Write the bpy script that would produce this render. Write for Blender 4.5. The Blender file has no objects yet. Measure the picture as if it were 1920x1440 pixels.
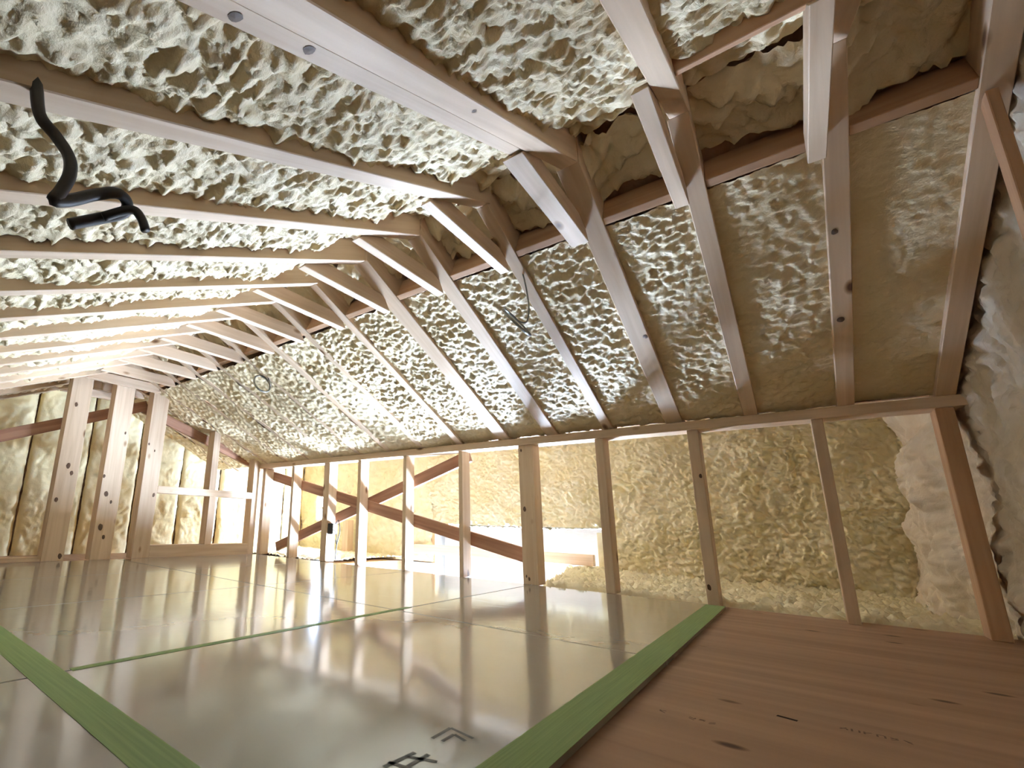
import bpy, math, random
import numpy as np
from mathutils import Matrix, Vector

random.seed(7)
S = bpy.context.scene
C = S.collection

# ------------------------------------------------------------------ camera
CAM = (0.0, 0.0, 0.333)
RM = np.array([[0.6582709183313213, -0.02711059292829153, -0.7522927713532247],
               [0.18855777435912907, 0.9734314871086603, 0.12991191490449872],
               [0.7287834821179543, -0.22736788615919007, 0.6458935520157567]])
FPX, PX, PY = 880.54, 713.85, 774.0
cam_d = bpy.data.cameras.new('camera')
cam = bpy.data.objects.new('camera', cam_d)
C.objects.link(cam)
_w = lambda r: Vector((r[0], r[2], -r[1]))
_r, _d, _f = _w(RM[0]), _w(RM[1]), _w(RM[2])
m = Matrix((_r, -_d, -_f)).transposed().to_4x4()
m.translation = Vector(CAM)
cam.matrix_world = m
cam_d.sensor_fit = 'HORIZONTAL'
cam_d.sensor_width = 36.0
cam_d.lens = FPX / 1920 * 36
cam_d.shift_x = (960 - PX) / 1920
cam_d.shift_y = (PY - 720) / 1920
cam_d.clip_start = 0.01
S.camera = cam

# ------------------------------------------------------------------ world, exposure
wd = bpy.data.worlds.new('world')
S.world = wd
wd.use_nodes = True
wd.node_tree.nodes['Background'].inputs[0].default_value = (0.55, 0.72, 1.0, 1)
wd.node_tree.nodes['Background'].inputs[1].default_value = 0.02
S.view_settings.view_transform = 'Standard'
S.view_settings.look = 'None'
S.view_settings.gamma = 1.0
S.view_settings.use_curve_mapping = False
S.view_settings.exposure = 0.2
S.cycles.max_bounces = 14
S.cycles.diffuse_bounces = 10
S.cycles.glossy_bounces = 4
S.cycles.use_denoising = True
S.cycles.sample_clamp_indirect = 8.0
WINDOW_STRENGTH = 760.0
WINDOW_COLOR = (0.55, 0.715, 1.0, 1)


# ------------------------------------------------------------------ materials
def nt(name):
    mt = bpy.data.materials.new(name)
    mt.use_nodes = True
    return mt, mt.node_tree.nodes, mt.node_tree.links, mt.node_tree.nodes['Principled BSDF']


def ramp(nodes, stops):
    r = nodes.new('ShaderNodeValToRGB')
    e = r.color_ramp.elements
    e[0].position, e[0].color = stops[0][0], (*stops[0][1], 1)
    e[1].position, e[1].color = stops[-1][0], (*stops[-1][1], 1)
    for p, c in stops[1:-1]:
        x = e.new(p)
        x.color = (*c, 1)
    return r


def wood(name, light, dark, rough=0.6, knots=True, fine=1.0, along='x'):
    mt, N, L, B = nt(name)
    tc = N.new('ShaderNodeTexCoord')
    oi = N.new('ShaderNodeObjectInfo')
    off = N.new('ShaderNodeVectorMath'); off.operation = 'MULTIPLY_ADD'
    cmb = N.new('ShaderNodeCombineXYZ')
    for i in range(3):
        L.new(oi.outputs['Random'], cmb.inputs[i])
    L.new(cmb.outputs[0], off.inputs[0])
    off.inputs[1].default_value = (37, 11, 23)
    L.new(tc.outputs['Object'], off.inputs[2])
    mp = N.new('ShaderNodeMapping')
    mp.inputs['Scale'].default_value = (1.6 * fine, 28 * fine, 28 * fine) if along == 'x' else (28 * fine, 1.6 * fine, 28 * fine)
    L.new(off.outputs[0], mp.inputs[0])
    n1 = N.new('ShaderNodeTexNoise')
    n1.inputs['Scale'].default_value = 1.0
    n1.inputs['Detail'].default_value = 6
    n1.inputs['Distortion'].default_value = 0.6
    L.new(mp.outputs[0], n1.inputs['Vector'])
    r1 = ramp(N, [(0.3, dark), (0.65, light)])
    L.new(n1.outputs['Fac'], r1.inputs[0])
    col = r1.outputs[0]
    # per-board tone
    hs = N.new('ShaderNodeHueSaturation')
    mr = N.new('ShaderNodeMapRange')
    mr.inputs['To Min'].default_value = 0.88
    mr.inputs['To Max'].default_value = 1.08
    L.new(oi.outputs['Random'], mr.inputs['Value'])
    L.new(mr.outputs[0], hs.inputs['Value'])
    L.new(col, hs.inputs['Color'])
    col = hs.outputs[0]
    if knots:
        mk = N.new('ShaderNodeMapping')
        mk.inputs['Scale'].default_value = (3.2, 7, 7) if along == 'x' else (9, 4.5, 7)
        L.new(off.outputs[0], mk.inputs[0])
        v = N.new('ShaderNodeTexVoronoi')
        v.inputs['Scale'].default_value = 1.0
        L.new(mk.outputs[0], v.inputs['Vector'])
        rk = ramp(N, [(0.05, (0.16, 0.085, 0.045)), (0.085, (0.5, 0.4, 0.3)), (0.13, (1, 1, 1))])
        L.new(v.outputs['Distance'], rk.inputs[0])
        mx = N.new('ShaderNodeMix'); mx.data_type = 'RGBA'; mx.blend_type = 'MULTIPLY'
        mx.inputs[0].default_value = 1
        L.new(col, mx.inputs[6]); L.new(rk.outputs[0], mx.inputs[7])
        col = mx.outputs[2]
    L.new(col, B.inputs['Base Color'])
    B.inputs['Roughness'].default_value = rough
    B.inputs['Specular IOR Level'].default_value = 0.3
    bp = N.new('ShaderNodeBump')
    bp.inputs['Strength'].default_value = 0.15
    bp.inputs['Distance'].default_value = 0.002
    L.new(n1.outputs['Fac'], bp.inputs['Height'])
    L.new(bp.outputs[0], B.inputs['Normal'])
    return mt


def foam_mat(name, a, b, scale=90, bump=0.5):
    mt, N, L, B = nt(name)
    tc = N.new('ShaderNodeTexCoord')
    n1 = N.new('ShaderNodeTexNoise')
    n1.inputs['Scale'].default_value = 5
    n1.inputs['Detail'].default_value = 3
    L.new(tc.outputs['Object'], n1.inputs['Vector'])
    r = ramp(N, [(0.35, a), (0.65, b)])
    L.new(n1.outputs['Fac'], r.inputs[0])
    L.new(r.outputs[0], B.inputs['Base Color'])
    n2 = N.new('ShaderNodeTexNoise')
    n2.inputs['Scale'].default_value = scale
    n2.inputs['Detail'].default_value = 5
    n2.inputs['Roughness'].default_value = 0.6
    L.new(tc.outputs['Object'], n2.inputs['Vector'])
    bp = N.new('ShaderNodeBump')
    bp.inputs['Strength'].default_value = bump
    bp.inputs['Distance'].default_value = 0.006
    L.new(n2.outputs['Fac'], bp.inputs['Height'])
    L.new(bp.outputs[0], B.inputs['Normal'])
    B.inputs['Roughness'].default_value = 0.55
    B.inputs['Specular IOR Level'].default_value = 0.22
    return mt


def flat(name, col, rough=0.5, spec=0.4, metal=0.0):
    mt, N, L, B = nt(name)
    n = N.new('ShaderNodeTexNoise')
    n.inputs['Scale'].default_value = 30
    r = ramp(N, [(0.3, tuple(c * 0.9 for c in col)), (0.7, col)])
    L.new(n.outputs['Fac'], r.inputs[0])
    L.new(r.outputs[0], B.inputs['Base Color'])
    B.inputs['Roughness'].default_value = rough
    B.inputs['Specular IOR Level'].default_value = spec
    B.inputs['Metallic'].default_value = metal
    return mt


M = {}
M['pine'] = wood('pine', (0.62, 0.465, 0.32), (0.50, 0.355, 0.23))
M['dark_wood'] = wood('dark_brown_wood', (0.33, 0.17, 0.10), (0.20, 0.09, 0.05), knots=False)  # darker brown than the other timber
M['fir'] = wood('brown_wood', (0.55, 0.34, 0.20), (0.42, 0.24, 0.13))
M['ply'] = wood('plywood', (0.37, 0.225, 0.14), (0.27, 0.155, 0.095), rough=0.55, knots=True, fine=0.6, along='y')
M['foam'] = foam_mat('sprayed_foam', (0.62, 0.49, 0.29), (0.71, 0.59, 0.385), scale=80, bump=0.6)
M['foamw'] = foam_mat('wall_foam', (0.68, 0.60, 0.36), (0.79, 0.72, 0.50), scale=45, bump=1.0)
M['foamg'] = foam_mat('gable_foam', (0.78, 0.66, 0.37), (0.84, 0.73, 0.45), scale=50, bump=0.35)
M['foampale'] = foam_mat('pale_foam', (0.55, 0.47, 0.35), (0.63, 0.55, 0.43), scale=60, bump=0.5)
M['plaster'] = flat('white_plasterboard', (0.85, 0.83, 0.80), 0.7, 0.3)
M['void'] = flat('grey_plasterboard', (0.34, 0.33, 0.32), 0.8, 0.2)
M['black'] = flat('black_plastic', (0.02, 0.02, 0.02), 0.4)
M['cable'] = flat('dark_cable', (0.035, 0.028, 0.022), 0.5)
M['wire'] = flat('grey_wire', (0.22, 0.21, 0.18), 0.35, 0.5, 0.3)
M['knot'] = flat('knot', (0.10, 0.055, 0.03), 0.6, 0.3)
M['ink'] = flat('grey_ink', (0.05, 0.055, 0.055), 0.5)
M['stamp'] = flat('brown_ink', (0.13, 0.06, 0.035), 0.6)
M['hole'] = flat('dark_hole', (0.02, 0.012, 0.008), 0.8, 0.1)


def board_mat():
    mt, N, L, B = nt('white_sheet_board')
    tc = N.new('ShaderNodeTexCoord')
    n = N.new('ShaderNodeTexNoise')
    n.inputs['Scale'].default_value = 2.2
    n.inputs['Detail'].default_value = 4
    L.new(tc.outputs['Object'], n.inputs['Vector'])
    r = ramp(N, [(0.3, (0.27, 0.268, 0.24)), (0.7, (0.315, 0.312, 0.285))])
    L.new(n.outputs['Fac'], r.inputs[0])
    L.new(r.outputs[0], B.inputs['Base Color'])
    B.inputs['Roughness'].default_value = 0.10
    B.inputs['Specular IOR Level'].default_value = 1.0
    B.inputs['Coat Weight'].default_value = 0.3
    B.inputs['Coat Roughness'].default_value = 0.15
    B.inputs['Coat IOR'].default_value = 1.6
    n2 = N.new('ShaderNodeTexNoise')
    n2.inputs['Scale'].default_value = 5.0
    n2.inputs['Detail'].default_value = 3
    n2.inputs['Distortion'].default_value = 1.0
    L.new(tc.outputs['Object'], n2.inputs['Vector'])
    bp = N.new('ShaderNodeBump')
    bp.inputs['Strength'].default_value = 0.12
    bp.inputs['Distance'].default_value = 0.006
    L.new(n2.outputs['Fac'], bp.inputs['Height'])
    L.new(bp.outputs[0], B.inputs['Normal'])
    return mt


M['board'] = board_mat()


def tape_mat():
    mt, N, L, B = nt('green_tape')
    n = N.new('ShaderNodeTexNoise')
    n.inputs['Scale'].default_value = 12
    r = ramp(N, [(0.3, (0.17, 0.25, 0.085)), (0.7, (0.22, 0.31, 0.11))])
    L.new(n.outputs['Fac'], r.inputs[0])
    L.new(r.outputs[0], B.inputs['Base Color'])
    B.inputs['Specular IOR Level'].default_value = 0.2
    B.inputs['Roughness'].default_value = 0.6
    return mt


M['tape'] = tape_mat()


def emit_mat():
    mt = bpy.data.materials.new('daylit_glass')
    mt.use_nodes = True
    N, L = mt.node_tree.nodes, mt.node_tree.links
    N.clear()
    e = N.new('ShaderNodeEmission')
    e.inputs[0].default_value = WINDOW_COLOR
    e.inputs[1].default_value = WINDOW_STRENGTH
    o = N.new('ShaderNodeOutputMaterial')
    L.new(e.outputs[0], o.inputs[0])
    return mt


M['emit'] = emit_mat()


# ------------------------------------------------------------------ helpers
def tag(o, label=None, cat=None, group=None, kind=None):
    if label: o['label'] = label
    if cat: o['category'] = cat
    if group: o['group'] = group
    if kind: o['kind'] = kind
    return o


def link(name, me, mat, parent=None, mw=None):
    o = bpy.data.objects.new(name, me)
    C.objects.link(o)
    me.materials.append(mat)
    if mw is not None: o.matrix_world = mw
    if parent is not None:
        o.parent = parent
        o.matrix_parent_inverse = parent.matrix_world.inverted()
    return o


def hexa(pts):
    me = bpy.data.meshes.new('hexa')
    me.from_pydata(pts, [], [(0, 3, 2, 1), (4, 5, 6, 7), (0, 1, 5, 4), (1, 2, 6, 5), (2, 3, 7, 6), (3, 0, 4, 7)])
    me.update()
    return me


def box(name, lo, hi, mat, parent=None, bevel=0.0):
    c = Vector([(a + b) / 2 for a, b in zip(lo, hi)])
    c.z = lo[2]
    h = [(b - a) / 2 for a, b in zip(lo, hi)]
    z1 = hi[2] - lo[2]
    pts = [(-h[0], -h[1], 0), (h[0], -h[1], 0), (h[0], h[1], 0), (-h[0], h[1], 0),
           (-h[0], -h[1], z1), (h[0], -h[1], z1), (h[0], h[1], z1), (-h[0], h[1], z1)]
    o = link(name, hexa(pts), mat, parent, Matrix.Translation(c))
    if bevel:
        b = o.modifiers.new('bevel', 'BEVEL'); b.width = bevel; b.segments = 1
    return o


def lumber(name, p0, p1, w, h, up, mat, parent=None, cut0=0.0, cut1=0.0, bevel=0.002):
    """a sawn timber whose bottom centre line runs p0 -> p1; grain along local x; top edge shifted by cut0 / cut1 at the ends"""
    p0, p1 = Vector(p0), Vector(p1)
    ax = (p1 - p0); ln = ax.length; ax.normalize()
    up = Vector(up); up = (up - ax * up.dot(ax)).normalized()
    sd = up.cross(ax)
    mw = Matrix((ax, sd, up)).transposed().to_4x4()
    mw.translation = p0
    a = w / 2
    pts = [(0, -a, 0), (ln, -a, 0), (ln, a, 0), (0, a, 0),
           (cut0, -a, h), (ln + cut1, -a, h), (ln + cut1, a, h), (cut0, a, h)]
    o = link(name, hexa(pts), mat, parent, mw)
    if bevel:
        b = o.modifiers.new('bevel', 'BEVEL'); b.width = bevel; b.segments = 1
    return o


def tube(name, pts, r, mat, parent=None, sub=6, sides=8):
    """smooth tube through points (Catmull-Rom)"""
    P = [Vector(p) for p in pts]
    Q = []
    for i in range(len(P) - 1):
        a, b, c, d = P[max(i - 1, 0)], P[i], P[i + 1], P[min(i + 2, len(P) - 1)]
        for k in range(sub):
            t = k / sub
            Q.append(0.5 * ((2 * b) + (c - a) * t + (2 * a - 5 * b + 4 * c - d) * t * t + (-a + 3 * b - 3 * c + d) * t ** 3))
    Q.append(P[-1])
    o0 = Q[0].copy()
    V, F = [], []
    nrm = Vector((0.3, 0.2, 0.93))
    for i, q in enumerate(Q):
        t = (Q[min(i + 1, len(Q) - 1)] - Q[max(i - 1, 0)]).normalized()
        nrm = (nrm - t * nrm.dot(t)).normalized()
        bn = t.cross(nrm)
        for k in range(sides):
            a = 2 * math.pi * k / sides
            V.append(q - o0 + (nrm * math.cos(a) + bn * math.sin(a)) * r)
    n = len(Q)
    for i in range(n - 1):
        for k in range(sides):
            k2 = (k + 1) % sides
            F.append((i * sides + k, i * sides + k2, (i + 1) * sides + k2, (i + 1) * sides + k))
    F.append(tuple(range(sides))[::-1])
    F.append(tuple(range((n - 1) * sides, n * sides)))
    me = bpy.data.meshes.new(name)
    me.from_pydata(V, [], F)
    for p in me.polygons: p.use_smooth = True
    return link(name, me, mat, parent, Matrix.Translation(o0))


# --- noise (numpy gradient noise)
_rng = np.random.RandomState(3)
_PERM = _rng.permutation(512)
_PERM = np.concatenate([_PERM, _PERM])
_ANG = _rng.rand(1024) * 2 * np.pi
_GX, _GY = np.cos(_ANG), np.sin(_ANG)


def perlin(x, y, seed=0):
    x = x + seed * 17.13; y = y + seed * 9.71
    xi = np.floor(x).astype(int); yi = np.floor(y).astype(int)
    xf = x - xi; yf = y - yi
    u = xf ** 3 * (xf * (xf * 6 - 15) + 10); v = yf ** 3 * (yf * (yf * 6 - 15) + 10)

    def g(ix, iy, dx, dy):
        h = _PERM[(_PERM[ix & 511] + iy) & 511]
        return _GX[h] * dx + _GY[h] * dy
    a = g(xi, yi, xf, yf); b = g(xi + 1, yi, xf - 1, yf)
    c = g(xi, yi + 1, xf, yf - 1); d = g(xi + 1, yi + 1, xf - 1, yf - 1)
    return (a + (b - a) * u) * (1 - v) + (c + (d - c) * u) * v


def lumps(u, v, s, seed):
    """rounded lumps parted by sharp creases, 0..1"""
    wx = perlin(u * s * 0.6, v * s * 0.6, seed + 1) * 0.9
    wy = perlin(u * s * 0.6, v * s * 0.6, seed + 2) * 0.9
    a = np.abs(perlin(u * s + wx, v * s + wy, seed + 3))
    b = np.abs(perlin(u * s * 2.1 + wy * 1.5, v * s * 2.1 + wx * 1.5, seed + 4))
    c = np.abs(perlin(u * s * 4.3, v * s * 4.3, seed + 5))
    return 1.15 * a + 0.68 * b + 0.38 * c


def grid_obj(name, P, mat, parent=None):
    """P: (nu, nv, 3) world points -> smooth mesh with its origin at its first corner"""
    nu, nv = P.shape[:2]
    o0 = P[0, 0].copy()
    V = (P - o0).reshape(-1, 3)
    i = np.arange(nu - 1)[:, None] * nv + np.arange(nv - 1)[None, :]
    F = np.stack([i, i + 1, i + nv + 1, i + nv], -1).reshape(-1, 4)
    me = bpy.data.meshes.new(name)
    me.vertices.add(len(V)); me.vertices.foreach_set('co', V.astype(np.float32).ravel())
    me.loops.add(F.size); me.loops.foreach_set('vertex_index', F.astype(np.int32).ravel())
    me.polygons.add(len(F))
    me.polygons.foreach_set('loop_start', np.arange(0, F.size, 4, dtype=np.int32))
    me.polygons.foreach_set('loop_total', np.full(len(F), 4, dtype=np.int32))
    me.polygons.foreach_set('use_smooth', np.ones(len(F), dtype=bool))
    me.update(calc_edges=True)
    me.validate()
    return link(name, me, mat, parent, Matrix.Translation(Vector(o0)))


def foam(name, org, U, V, nrm, res, amp, s, seed, mat, parent=None, low=0.02, curl=0.4, grain=0.0, shape=None):
    """foam sheet: org + u*U + v*V (full vectors), bulging along nrm"""
    org, U, V, nrm = map(lambda t: np.array(t, float), (org, U, V, nrm))
    lu, lv = np.linalg.norm(U), np.linalg.norm(V)
    nu, nv = max(3, int(lu / res) + 1), max(3, int(lv / res) + 1)
    a, b = np.meshgrid(np.linspace(0, 1, nu), np.linspace(0, 1, nv), indexing='ij')
    # noise in world metres so neighbouring sheets differ but scale is the same
    hu, hv = a * lu, b * lv
    h = lumps(hu, hv, s, seed)
    if grain:
        g = 0.5 + 0.9 * perlin(hu * s * 1.3, hv * s * 1.3, seed + 6) + 0.6 * perlin(hu * s * 2.7, hv * s * 2.7, seed + 7) + 0.3 * perlin(hu * s * 5, hv * s * 5, seed + 8)
        h = h * (1 - grain) + g * grain
    lowf = perlin(hu * 3.1, hv * 3.1, seed + 9) * low * 2
    d = h * amp + lowf
    if shape is not None: d = d + shape(a, b, hu, hv)
    P = org + a[..., None] * U + b[..., None] * V + d[..., None] * nrm
    P += (np.clip(h, 0, 1.5) ** 2 * amp * curl)[..., None] * (U / lu)
    return grid_obj(name, P, mat, parent)


ORD = ['first', 'second', 'third', 'fourth', 'fifth', 'sixth', 'seventh', 'eighth', 'ninth', 'tenth', 'eleventh',
       'twelfth', 'thirteenth', 'fourteenth', 'fifteenth', 'sixteenth', 'seventeenth']

# ------------------------------------------------------------------ key planes
SL = 0.45                                   # roof pitch, 4.5 in 10
TH = math.atan(SL)
XR, ZR = 1.395, 1.503                       # ridge (underside of rafters)
XW, ZP = 2.79, 0.876                        # knee wall face, top of plate
XL = -1.25                                  # far low side of the left slope
YN, YF = -0.53, 4.92                        # near end wall, far gable foam
XB = 4.06                                   # back wall of the eaves space
zl = lambda x: ZR - SL * (XR - x)
zr = lambda x: ZR - SL * (x - XR)
nL = (math.sin(TH), 0, -math.cos(TH))       # inward normals of the slopes
nR = (-math.sin(TH), 0, -math.cos(TH))
FR = [-0.485, -0.205, 0.120, 0.435, 0.755, 1.075, 1.390, 1.725, 2.05, 2.37, 2.69, 3.01, 3.33, 3.65, 3.97, 4.29, 4.61]
WR = [0.055, 0.055, 0.055, 0.075, 0.050, 0.070, 0.085, 0.045, 0.045, 0.05, 0.045, 0.045, 0.045, 0.045, 0.045, 0.045, 0.045]

# ------------------------------------------------------------------ setting: roof decks
RT = 0.16


def deck(name, x0, x1, zf):
    pts = [(x0, YN - 0.06, zf(x0) + RT), (x1, YN - 0.06, zf(x1) + RT), (x1, YF + 0.06, zf(x1) + RT), (x0, YF + 0.06, zf(x0) + RT)]
    pts += [(p[0], p[1], p[2] + 0.02) for p in pts]
    o = link(name, hexa(pts), M['fir'])
    return tag(o, kind='structure')


ceil_l = deck('ceiling_left', XL - 0.1, XR, zl)
ceil_r = deck('ceiling_right', XR, XW + 0.12, zr)

# foam in the bays
EDGE = FR + [YF + 0.02]
EW = WR + [0.0]
BX = 1.625                                  # blocking on the right slope
LX = 1.13                                   # blocking on the left slope
for i in range(len(FR)):
    y0 = EDGE[i] + EW[i] / 2 - 0.006
    y1 = EDGE[i + 1] - EW[i + 1] / 2 + 0.006
    near = y1 < 2.2
    res = 0.0065 if near else 0.010
    # left slope
    rec = 0.052
    xa = -0.35 if i > 0 else -0.2
    up = np.array((0, 0, rec / math.cos(TH)))
    foam('foam_panel', np.array((LX, y0, zl(LX))) + up, (xa - LX, 0, (xa - LX) * SL), (0, y1 - y0, 0), nL, res, 0.042, 17, 20 + i * 3,
         M['foam'], ceil_l, low=0.012, curl=0.5, grain=0.25)
    foam('foam_panel', np.array((xa, y0, zl(xa))) + up, (XL - xa, 0, (XL - xa) * SL), (0, y1 - y0, 0), nL, 0.02, 0.045, 13, 20 + i * 3,
         M['foam'], ceil_l, low=0.012)
    # right slope
    rec = 0.028 if y1 < 1.8 else (0.018 if y1 < 2.5 else 0.009)
    up = np.array((0, 0, rec / math.cos(TH)))
    foam('foam_panel', np.array((BX + 0.035, y0, zr(BX + 0.035))) + up, (XW - BX - 0.01, 0, -(XW - BX - 0.01) * SL), (0, y1 - y0, 0), nR, res,
         (0.009, 0.015, 0.020, 0.023)[min(i, 3)], 23, 120 + i * 3, M['foam'], ceil_r, low=0.010, curl=0.25, grain=0.6)

    # ridge pocket
    def pocket(a, b, hu, hv):
        return 0.0 * a
    U0 = np.array((XR, y0, ZR + 0.115))
    foam('ridge_foam', U0, (LX - XR, 0, (LX - XR) * SL * 0.8), (0, y1 - y0, 0), (0, 0, -1), 0.01, 0.085, 7, 220 + i, M['foam'], ceil_l, low=0.02)
    foam('ridge_foam', U0, (BX - XR, 0, -(BX - XR) * SL * 0.8), (0, y1 - y0, 0), (0, 0, -1), 0.01, 0.085, 7, 240 + i, M['foam'], ceil_r, low=0.02)

# ------------------------------------------------------------------ setting: floor
floor = box('floor', (XL - 0.1, YN - 0.08, -0.06), (2.90, YF + 0.02, -0.016), M['ply'])
tag(floor, kind='structure')
xs = [-0.86, 0.363, 1.530, 2.800]
ys = [0.316, 1.249, 2.155, 3.065, 4.05]
for a in range(3):
    for b in range(4):
        box('sheet_board', (xs[a] + 0.003, ys[b] + 0.003, -0.0155), (xs[a + 1] - 0.003, ys[b + 1] - 0.003, 0.0), M['board'], floor, bevel=0.0015)

# eaves-space floor (foam covered), near part and far part
_pts = [(2.90, YN - 0.08), (XB + 0.1, YN - 0.08), (XB + 0.1, 1.50), (2.90, 1.22)]
floor2 = link('floor.001', hexa([(p[0], p[1], -0.14) for p in _pts] + [(p[0], p[1], -0.05) for p in _pts]), M['fir'])
tag(floor2, kind='structure')


def mound(a, b, hu, hv):
    y = YN + hv
    edge = 1.22 + hu * 0.235
    heap = 0.008 * np.exp(-((y - edge + 0.14) / 0.13) ** 2)
    return heap - 0.06 * np.clip(1 - hu / 0.035, 0, 1) + 0.02 * np.clip((hu - 0.75) / 0.4, 0, 1) ** 2 - 0.30 * np.clip((y - edge) / 0.06, 0, 1)


foam('floor_foam', (2.875, YN, -0.020), (XB - 2.835, 0, 0), (0, 1.60 - YN, 0), (0, 0, 1), 0.008, 0.045, 20, 301, M['foamw'], floor2, low=0.012,
     curl=0.2, shape=mound)
floor3 = box('floor.002', (2.90, 3.25, -0.14), (XB + 0.1, YF + 0.02, -0.05), M['fir'])
tag(floor3, kind='structure')
foam('floor_foam', (2.875, 3.20, -0.012), (XB - 2.85, 0, 0), (0, YF - 3.2, 0), (0, 0, 1), 0.014, 0.035, 15, 305, M['foamw'], floor3, low=0.012, curl=0.2)

# stair void below the eaves space, lined with white plasterboard
VZ, WX, WY0, WY1 = -1.22, 4.36, 1.20, 2.50
void = box('floor.003', (2.86, 1.18, VZ - 0.05), (WX + 0.1, 3.30, VZ), M['void'])
tag(void, kind='structure')
for nm, lo, hi in (('wall_void_front', (2.86, 1.18, VZ), (2.90, 3.30, -0.062)), ('wall_void_near', (2.90, 1.20, VZ), (XB + 0.06, 1.24, -0.142)),
                   ('wall_void_far', (2.90, 3.25, VZ), (XB + 0.06, 3.29, -0.142))):
    tag(box(nm, lo, hi, M['void']), kind='structure')

# ------------------------------------------------------------------ setting: walls
wall_back = box('wall_back', (XB + 0.06, YN - 0.08, -0.05), (XB + 0.12, 1.14, 1.32), M['fir'])
tag(wall_back, kind='structure')
foam('foam_sheet', (XB, YN, -0.04), (0, 1.16 - YN, 0), (0, 0, 1.36), (-1, 0, 0), 0.008, 0.072, 18, 401, M['foamw'], wall_back, low=0.03, curl=0.3, grain=0.2)
# return of the foam at the corner beside the opening
foam('corner_foam', (XB - 0.02, 1.15, -0.04), (0.2, 0, 0), (0, 0, 1.36), (0, 1, 0), 0.012, 0.03, 12, 405, M['foamw'], wall_back, low=0.01)
wall_back2 = box('wall_back_upper', (XB + 0.06, 1.14, 0.36), (XB + 0.12, 2.86, 1.32), M['fir'])
tag(wall_back2, kind='structure')
foam('foam_sheet', (XB, 1.14, 0.335), (0, 1.74, 0), (0, 0, 1.0), (-1, 0, 0), 0.008, 0.065, 18, 411, M['foamw'], wall_back2, low=0.04, curl=0.3, grain=0.2)
foam('foam_lip', (XB - 0.02, 1.14, 0.335), (0, 1.74, 0), (0.16, 0, 0), (0, 0, -1), 0.012, 0.03, 14, 415, M['foamw'], wall_back2, low=0.012)
wall_back3 = box('wall_back_far', (XB + 0.06, 2.86, -0.05), (XB + 0.12, YF + 0.06, 1.32), M['fir'])
tag(wall_back3, kind='structure')
foam('foam_sheet', (XB, 2.84, -0.04), (0, YF - 2.82, 0), (0, 0, 1.36), (-1, 0, 0), 0.014, 0.04, 11, 421, M['foamw'], wall_back3, low=0.03, curl=0.3)
ceil_e = box('ceiling_eaves', (XW + 0.10, YN - 0.08, 1.20), (XB + 0.12, YF + 0.06, 1.24), M['foampale'])
tag(ceil_e, kind='structure')

tag(box('wall_eaves_seal', (XW + 0.10, YN - 0.06, ZP + 0.03), (XW + 0.13, YF + 0.06, 1.30), M['fir']), kind='structure')  # unseen panel added to keep sky light from leaking through the gap
wall_far = box('wall_far', (XL - 0.1, YF + 0.06, -0.06), (XB + 0.12, YF + 0.12, 1.75), M['fir'])
tag(wall_far, kind='structure')
x = XL
k = 0
while x < XB - 0.05:
    x1 = min(x + 0.455, XB)
    foam('foam_sheet', (x, YF, -0.05), (x1 - x - 0.012, 0, 0), (0, 0, 1.75), (0, -1, 0), 0.013, 0.018, 9, 441 + k, M['foamg'], wall_far, low=0.012, curl=0.2,
         shape=lambda a, b, hu, hv: -0.03 * (np.exp(-a * 30) + np.exp(-(1 - a) * 30)))
    x = x1
    k += 1
wall_near = box('wall_near', (XL - 0.1, YN - 0.12, -0.06), (XB + 0.12, YN - 0.06, 1.75), M['fir'])
tag(wall_near, kind='structure')


def bulge(a, b, hu, hv):
    x = XB - hu
    t = np.clip((x - 2.95) / 0.25, 0, 1) * np.clip((XB + 0.1 - x) / 0.3, 0, 1)
    return 0.15 * t * (0.7 + 0.9 * perlin(hv * 4, hu * 3, 77))


foam('foam_sheet', (XB + 0.05, YN - 0.02, -0.05), (XL - XB - 0.05, 0, 0), (0, 0, 1.75), (0, 1, 0), 0.010, 0.035, 11, 461, M['foampale'], wall_near, low=0.02, shape=bulge)
wall_left = box('wall_left', (XL - 0.06, YN - 0.06, -0.06), (XL, YF + 0.06, 0.55), M['foampale'])
tag(wall_left, kind='structure')

# ------------------------------------------------------------------ window in the back wall: the daylight of the place
def window(name, WX, y0, y1, z0, z1, cols, rows):
    win = bpy.data.objects.new(name, None)
    C.objects.link(win)
    win.location = (WX, (y0 + y1) / 2, z0)
    tag(win, kind='structure')
    bpy.context.view_layer.update()
    pw, ph = (y1 - y0) / cols, (z1 - z0) / rows
    for a in range(cols):
        for b in range(rows):
            box('pane', (WX, y0 + a * pw + 0.016, z0 + b * ph + 0.016), (WX + 0.008, y0 + (a + 1) * pw - 0.016, z0 + (b + 1) * ph - 0.016), M['emit'], win)
    for a in range(cols + 1):
        box('window_bar', (WX - 0.02, y0 + a * pw - 0.015, z0), (WX + 0.02, y0 + a * pw + 0.015, z1), M['plaster'], win)
    for b in range(rows + 1):
        box('window_rail', (WX - 0.018, y0, z0 + b * ph - 0.015), (WX + 0.018, y1, z0 + b * ph + 0.015), M['plaster'], win)


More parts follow.
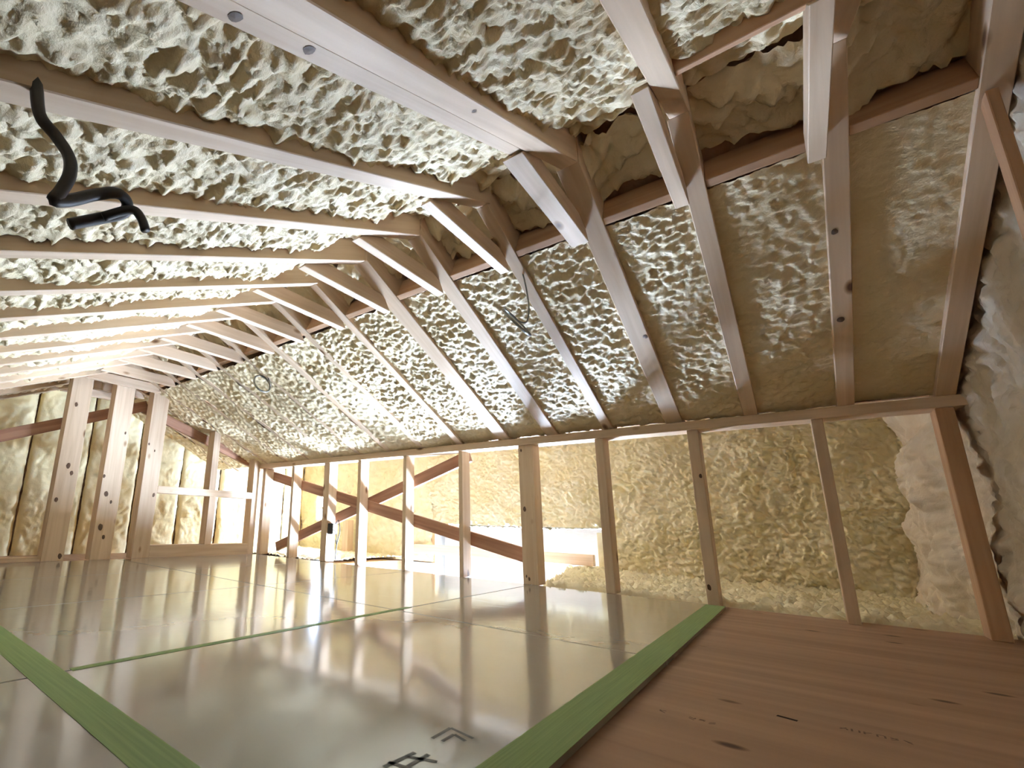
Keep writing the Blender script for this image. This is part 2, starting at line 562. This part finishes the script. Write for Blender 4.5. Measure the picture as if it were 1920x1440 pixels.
window('window_1', WX, WY0 + 0.22, WY1, -1.06, -0.28, 3, 2)
window('gable_fill_light', XB - 0.045, 4.40, 4.57, 0.34, 0.64, 1, 2)  # added glowing window, tucked behind the wide stud to brighten the gable foam
tag(box('wall_void_back', (XB + 0.02, 2.85, VZ), (XB + 0.10, 3.29, -0.052), M['plaster']), kind='structure')
tag(box('wall_reveal_head', (WX, WY0, -0.262), (WX + 0.05, 2.90, 0.44), M['plaster']), kind='structure')
tag(box('wall_reveal_side', (WX, WY1 + 0.018, VZ), (WX + 0.05, 2.90, -0.264), M['void']), kind='structure')
tag(box('wall_reveal_jamb', (WX, WY0, VZ), (WX + 0.05, WY0 + 0.20, -0.264), M['void']), kind='structure')
# reveal closing the gap round the window
tag(box('wall_reveal_near', (XB + 0.06, WY0 - 0.05, VZ), (WX + 0.1, WY0, 0.46), M['void']), kind='structure')
tag(box('wall_reveal_far', (XB + 0.06, 2.90, VZ), (WX + 0.1, 2.95, 0.46), M['void']), kind='structure')
tag(box('wall_reveal_sill', (WX, WY0, VZ), (WX + 0.05, WY1, -1.08), M['void']), kind='structure')
tag(box('ceiling_reveal', (XB + 0.06, WY0 - 0.05, 0.442), (WX + 0.1, 2.95, 0.48), M['void']), kind='structure')

# ------------------------------------------------------------------ rafters, collar ties, blocking
n = len(FR)
rafters = {}
for i, y in enumerate(FR):
    w = WR[i]
    nth = ORD[i]
    c = math.tan(TH) * 0.15
    o = lumber('rafter', (XW + 0.08, y, zr(XW + 0.08)), (XR, y, ZR), w, 0.15, (0, 0, 1), M['pine'], cut0=c * 0 + 0.06, cut1=c)
    rafters[(i, 'r')] = o
    tag(o, f'pine rafter on the right-hand roof slope, {nth} from the near end wall', 'rafter', 'rafters of the right slope')
    wl = 0.05 if i != 3 else 0.055
    o = lumber('rafter', (XL, y - 0.004, zl(XL)), (XR + 0.012, y - 0.004, zl(XR + 0.012)), wl, 0.15, (0, 0, 1), M['pine'], cut1=c)
    rafters[(i, 'l')] = o
    tag(o, f'pine rafter on the left-hand roof slope, {nth} from the near end wall', 'rafter', 'rafters of the left slope')
    if i == 3:
        o = sister = lumber('sister_board', (XL, 0.480, zl(XL) + 0.006), (1.10, 0.480, zl(1.10) + 0.006), 0.038, 0.13, (0, 0, 1), M['pine'])
        tag(o, 'pale sister board nailed along the broad near rafter of the left slope', 'board')
    if i > 0:
        wc = 0.040 if i not in (3,) else 0.062
        yc = y + wl / 2 + wc / 2 - 0.003
        dz = random.uniform(-0.006, 0.006)
        o = lumber('collar_tie', (1.09, yc, 1.362 + dz), (1.655 + random.uniform(-0.015, 0.015), yc, 1.362 + dz), wc, 0.07, (0, 0, 1), M['pine'],
                   cut0=0.06, cut1=-0.05)
        tag(o, f'short pale collar tie under the ridge, {ORD[i - 1]} from the near end wall', 'collar tie', 'collar ties under the ridge')
    if i < n - 1:
        ya, yb = y + w / 2, FR[i + 1] - WR[i + 1] / 2
        zb = zr(BX) + 0.004
        o = lumber('blocking', (BX, ya, zb), (BX, yb, zb), 0.03, 0.11, (0.41, 0, 0.91), M['fir'])
        tag(o, f'brown blocking between right-slope rafters below the ridge, {nth} from the near end', 'blocking', 'blocking on the right slope')
        if i > 1: continue
        zb = zl(LX) + 0.012
        o = lumber('blocking', (LX, ya, zb), (LX, yb, zb), 0.03, 0.10, (-0.41, 0, 0.91), M['fir'])
        tag(o, f'brown blocking between left-slope rafters below the ridge, {nth} from the near end', 'blocking', 'blocking on the left slope')

# ------------------------------------------------------------------ knee wall
pl = lumber('top_plate', (XW + 0.045, YN - 0.02, ZP - 0.045), (XW + 0.045, 4.14, ZP - 0.045), 0.115, 0.045, (0, 0, 1), M['pine'])
tag(pl, 'long pine top plate lying on the knee wall studs', 'plate')
ST = [(-0.475, 0.050, -0.016), (-0.105, 0.040, -0.016), (0.362, 0.048, -0.016), (0.812, 0.046, 0), (1.252, 0.095, 0), (1.727, 0.030, 0), (2.215, 0.032, 0), (2.69, 0.034, 0),
      (3.085, 0.07, 0), (3.555, 0.034, 0), (4.015, 0.05, 0)]
SLAB = ['brown knee wall stud in the near corner at the end wall', 'slim knee wall stud between the plywood and the foam, second from near corner',
        'knee wall stud at the corner of the white boards and the plywood', 'knee wall stud just right of the bright opening',
        'broad doubled knee wall stud in front of the bright opening', 'slim knee wall stud just left of the broad doubled stud',
        'slim knee wall stud second to the left of the broad doubled stud', 'knee wall stud crossed by both diagonal braces',
        'wide knee wall stud carrying the black electrical box', 'slim knee wall stud between electrical box and the far corner post',
        'knee wall stud forming the far corner with the gable framing']
studs = []
for (y, w, z0), lb in zip(ST, SLAB):
    mt = M['fir'] if y < -0.3 else M['pine']
    o = lumber('wall_stud', (XW + 0.05, y, z0), (XW + 0.05, y, ZP - 0.045), w, 0.1, (1, 0, 0), mt)
    # lumber() grows to +x from its line: shift so that the face is at XW
    o.location.x = XW
    tag(o, lb, 'stud', 'knee wall studs')
    studs.append(o)
# braces let in behind the studs
XBR = XW + 0.112


def brace(name, ya, za, yb, zb, x, h, label, mat):
    o = lumber(name, (x, ya, za), (x, yb, zb), 0.028, h, (0, 0, 1), mat)
    tag(o, label, 'brace')
    return o


brace('diagonal_brace', 4.12, 0.745, 1.30, 0.105, XBR, 0.088, 'brown diagonal brace falling from the far corner to the doubled stud', M['dark_wood'])
brace('diagonal_brace', 3.90, 0.035, 1.72, 0.775, XBR + 0.032, 0.085, 'brown diagonal brace rising from the far floor to the top plate', M['dark_wood'])

# ------------------------------------------------------------------ gable framing
YG = 4.06


def gstud(x0, x1, z0, z1, label, w=0.105, mat='pine'):
    o = lumber('gable_stud', ((x0 + x1) / 2, YG, z0), ((x0 + x1) / 2, YG, z1), x1 - x0, w, (0, 1, 0), M[mat])
    tag(o, label, 'stud', 'gable studs')
    return o


ga = gstud(1.025, 1.165, 0, zl(1.09) + 0.02, 'tall broad gable stud with dark knots, leftmost in view')
gb = gstud(1.335, 1.480, 0, ZR - 0.01, 'tall broad gable stud in the middle of the three')
gc = gstud(1.635, 1.770, 0, zr(1.70) + 0.02, 'tall broad gable stud nearest the knee wall')
gstud(2.250, 2.315, 0.10, 0.525, 'short gable stud standing below the horizontal rail')
gstud(2.235, 2.300, 0.585, zr(2.27) + 0.02, 'short gable stud standing above the horizontal rail')
gstud(2.700, 2.765, 0, zr(2.73) + 0.02, 'gable stud at the corner beside the knee wall')
gstud(0.50, 0.60, 0, zl(0.55) + 0.02, 'gable stud on the low left side')
o = lumber('gable_rail', (1.77, YG, 0.525), (2.70, YG, 0.525), 0.06, 0.105, (0, 1, 0), M['pine'])
o.location.z += 0.03
tag(o, 'horizontal rail between the gable studs at mid height', 'rail')
o = lumber('gable_sill', (1.77, YG, 0.05), (2.70, YG, 0.05), 0.10, 0.10, (0, 1, 0), M['pine'])
tag(o, 'low sill timber between the gable studs on the floor', 'sill')
o = lumber('gable_sill', (0.60, YG + 0.01, 0.015), (1.025, YG + 0.01, 0.015), 0.03, 0.10, (0, 1, 0), M['pine'])
tag(o, 'thin sill timber left of the leftmost broad stud', 'sill')
o = lumber('gable_rafter', (0.40, 4.20, 0.688), (1.66, 4.20, 1.235), 0.035, 0.085, (0, 0, 1), M['dark_wood'])
tag(o, 'dark brown sloping timber behind the tall studs, rising to the right', 'rafter')
o = lumber('gable_rafter', (1.62, 4.235, 1.215), (2.88, 4.235, 0.815), 0.035, 0.085, (0, 0, 1), M['dark_wood'])
tag(o, 'dark brown sloping timber behind gable framing, falling to the corner', 'rafter')


def knot(parent, p, nrm, rx, rz):
    me = bpy.data.meshes.new('knot')
    V, F = [], []
    nrm = Vector(nrm).normalized()
    up = Vector((0, 0, 1)) if abs(nrm.z) < 0.8 else Vector((1, 0, 0))
    a = nrm.cross(up).normalized(); b = a.cross(nrm)
    for k in range(10):
        t = 2 * math.pi * k / 10
        q = 1 + random.uniform(-0.15, 0.15)
        V.append(a * rx * q * math.cos(t) + b * rz * q * math.sin(t))
    V.append(nrm * 0.0012)
    for k in range(10): F.append((k, (k + 1) % 10, 10))
    me.from_pydata(V, [], F)
    return link('knot', me, M['knot'], parent, Matrix.Translation(Vector(p) + nrm * 0.0004))


bpy.context.view_layer.update()
for st, pts in ((ga, [(1.091, .682, 18), (1.12, .63, 14), (1.072, 1.149, 14), (1.053, .43, 14), (1.139, .033, 16)]),
                (gb, [(1.345, .628, 12), (1.379, .492, 18), (1.423, .433, 11), (1.375, .241, 20), (1.408, .166, 15), (1.451, .986, 10)]),
                (gc, [(1.65, .924, 9), (1.703, .874, 8), (1.744, .506, 14)])):
    for (x, z, r) in pts:
        knot(st, (x, YG, z), (0, -1, 0), r * 0.0008, r * 0.0013)
for st, y, z, r in ((studs[4], 1.272, .435, 12), (studs[4], 1.262, .031, 8), (studs[4], 1.278, .045, 6), (studs[4], 1.28, .80, 7), (studs[2], .372, .077, 10), (studs[2], .35, .60, 8)):
    knot(st, (XW, y, z), (-1, 0, 0), r * 0.0008, r * 0.0014)

_dn = (math.sin(TH), 0, -math.cos(TH))
for x, y, r in ((0.229, 0.482, 13), (0.349, 0.477, 13)):
    knot(sister, (x, y, zl(x) + 0.0055), _dn, r * 0.0007, r * 0.0008)
for x, y, i, r in ((0.761, 0.425, 3, 8), (2.179, 0.41, 3, 14)):
    knot(rafters[(i, 'l' if x < XR else 'r')], (x, y, (zl if x < XR else zr)(x) - 0.0005), _dn if x < XR else (-math.sin(TH), 0, -math.cos(TH)), r * 0.0007, r * 0.0009)
for x, y, r in ((2.29, -0.200, 15), (1.918, -0.195, 12)):
    knot(rafters[(1, 'r')], (x, y, zr(x) - 0.0005), (-math.sin(TH), 0, -math.cos(TH)), r * 0.0007, r * 0.0009)

# ------------------------------------------------------------------ near end wall framing
o = lumber('end_stud', (1.66, YN + 0.045, -0.016), (1.66, YN + 0.045, zr(1.66)), 0.05, 0.02, (0, 1, 0), M['fir'])
tag(o, 'brown end wall stud under the roof at right edge of the view', 'stud')

# ------------------------------------------------------------------ things in the eaves space
o = lumber('guard_rail', (XB - 0.05, 1.27, 0.045), (XB - 0.05, 3.15, 0.045), 0.05, 0.085, (0, 0, 1), M['pine'])
tag(o, 'low horizontal timber rail across the bright opening', 'rail')
o = lumber('guard_post', (XB - 0.02, 2.05, VZ), (XB - 0.02, 2.05, 0.044), 0.05, 0.05, (1, 0, 0), M['pine'])
tag(o, 'small upright post under the low timber rail', 'post')
o = lumber('corner_post', (XB - 0.06, 1.20, -0.04), (XB - 0.06, 1.20, 0.30), 0.07, 0.06, (1, 0, 0), M['foamw'])
tag(o, 'pale foam-covered post at right end of the low rail', 'post')
o = lumber('eaves_post', (3.90, 3.95, -0.02), (3.90, 3.95, 0.35), 0.09, 0.09, (1, 0, 0), M['pine'])
tag(o, 'pale post standing far back behind the electrical box', 'post')

# ------------------------------------------------------------------ cables
cb = tube('hanging_cable', [(0.075, .735, .93), (0.085, .72, .869), (0.107, .72, .85), (0.125, .71, .822), (0.128, .70, .789), (0.122, .70, .759), (0.117, .70, .742), (0.138, .71, .760),
                            (0.167, .72, .791), (0.194, .72, .810), (0.212, .73, .809), (0.212, .74, .795), (0.185, .75, .775), (0.150, .755, .748)], 0.0085, M['cable'])
tag(cb, 'thick dark cable hanging in a loop from the left slope', 'cable')
cb2 = tube('cable_end', [(0.185, .735, .771), (0.216, .72, .794), (0.230, .715, .786), (0.238, .71, .765)], 0.007, M['cable'], cb)


def ring(cx, cy, cz, r, tilt, turns, rad):
    pts = []
    for k in range(int(12 * turns) + 1):
        a = 2 * math.pi * k / 12
        pts.append((cx + r * math.cos(a), cy + r * math.sin(a) * math.cos(tilt) + 0.002 * k / 6, cz + r * math.sin(a) * math.sin(tilt)))
    return pts


w1 = tube('hanging_wire', [(1.70, .75, 1.40), (1.722, .745, 1.34), (1.735, .74, 1.27), (1.742, .74, 1.21), (1.715, .74, 1.145)] + ring(1.63, .74, 1.115, .075, 0.95, 2.0, 0)[1:],
          0.0035, M['wire'], sub=4, sides=6)
tag(w1, 'thin grey wire with a coiled end hanging from right-slope rafter', 'wire')
w2 = tube('wire_coil', [(1.80, 2.70, 1.36), (1.83, 2.70, 1.33)] + ring(1.80, 2.70, 1.25, .065, 1.2, 2.0, 0), 0.006, M['wire'], sub=4, sides=6)
tag(w2, 'small grey wire coil hanging from the far right slope', 'wire')

eb = bpy.data.objects.new('electrical_box', None)
C.objects.link(eb)
eb.location = (2.84, 3.03, 0.21)
tag(eb, 'small black electrical box with loose wires on wide knee wall stud', 'electrical box')
bpy.context.view_layer.update()
box('box_body', (2.80, 2.995, 0.225), (2.86, 3.050, 0.315), M['black'], eb, bevel=0.004)
box('box_cover', (2.805, 2.985, 0.230), (2.855, 2.995, 0.310), M['plaster'], eb, bevel=0.002)
tube('box_wire', [(2.83, 2.985, .31), (2.83, 2.95, .34), (2.84, 2.94, .25), (2.83, 2.96, .14), (2.84, 2.98, .02)], 0.004, M['cable'], eb, sides=6)
tube('box_wire', [(2.82, 2.985, .26), (2.82, 2.955, .22), (2.83, 2.965, .15), (2.84, 2.985, .18)], 0.004, M['wire'], eb, sides=6)

# ------------------------------------------------------------------ tapes and marks on the floor
o = box('floor_tape', (0.30, 0.352, 0.0002), (2.78, 0.392, 0.0007), M['tape'])
tag(o, 'green tape strip along the near edge of the white boards, upper strip', 'tape', 'green floor tapes')
o = box('floor_tape', (0.30, 0.316, 0.0008), (2.78, 0.354, 0.0014), M['tape'])
tag(o, 'green tape strip right on the board edge beside the plywood', 'tape', 'green floor tapes')
o = box('floor_tape', (0.330, 0.40, 0.0002), (0.397, 4.04, 0.0008), M['tape'])
tag(o, 'green tape strip running lengthways on the boards at lower left', 'tape', 'green floor tapes')

o = box('floor_tape', (0.41, 1.238, 0.0002), (1.62, 1.262, 0.0008), M['tape'])
tag(o, 'narrow green tape over the board joint crossing the middle of the floor', 'tape', 'green floor tapes')


def strokes(name, segs, z, wd_, mat, label):
    """flat printed strokes on the floor: list of ((x,y),(x,y))"""
    V, F = [], []
    o0 = Vector((segs[0][0][0], segs[0][0][1], z))
    for (a, b) in segs:
        a, b = Vector((*a, z)), Vector((*b, z))
        t = (b - a).normalized(); s = Vector((-t.y, t.x, 0)) * wd_ / 2
        k = len(V)
        for q in (a - s, b - s, b + s, a + s): V.append(q - o0)
        F.append((k, k + 1, k + 2, k + 3))
    me = bpy.data.meshes.new(name)
    me.from_pydata(V, [], F)
    o = link(name, me, mat, floor, Matrix.Translation(o0))
    if label: o['label'] = label
    return o


strokes('printed_chevron', [((.697, .489), (.752, .490)), ((.752, .490), (.744, .442)), ((.700, .472), (.735, .472)), ((.735, .472), (.727, .446))], 0.0004, 0.007, M['ink'],
        'grey printed double chevron mark')
strokes('printed_lettering', [((.575, .485), (.640, .480)), ((.600, .462), (.650, .462)), ((.590, .490), (.600, .445)), ((.622, .480), (.640, .440)), ((.560, .470), (.585, .440))], 0.0004, 0.008,
        M['ink'], 'grey printed lettering')


def stamp(x, y0, y1, nch, seed):
    rr = random.Random(seed)
    segs = []
    step = (y1 - y0) / nch
    for k in range(nch):
        y = y0 + step * k
        if rr.random() < 0.12: continue
        h = 0.014
        c = [(x, y), (x + h, y), (x, y + step * .6), (x + h, y + step * .6), (x + h / 2, y), (x + h / 2, y + step * .6)]
        for _ in range(3):
            p, q = rr.sample(c, 2)
            segs.append((p, q))
    strokes('printed_stamp', segs, -0.0157, 0.0028, M['stamp'], 'faint brown stamped lettering on the plywood')


stamp(1.150, .262, .165, 6, 3)
stamp(1.305, -.002, -.100, 6, 5)
strokes('dark_slot', [((1.300, .088), (1.293, .057))], -0.0156, 0.010, M['hole'], 'small dark slot in the plywood')
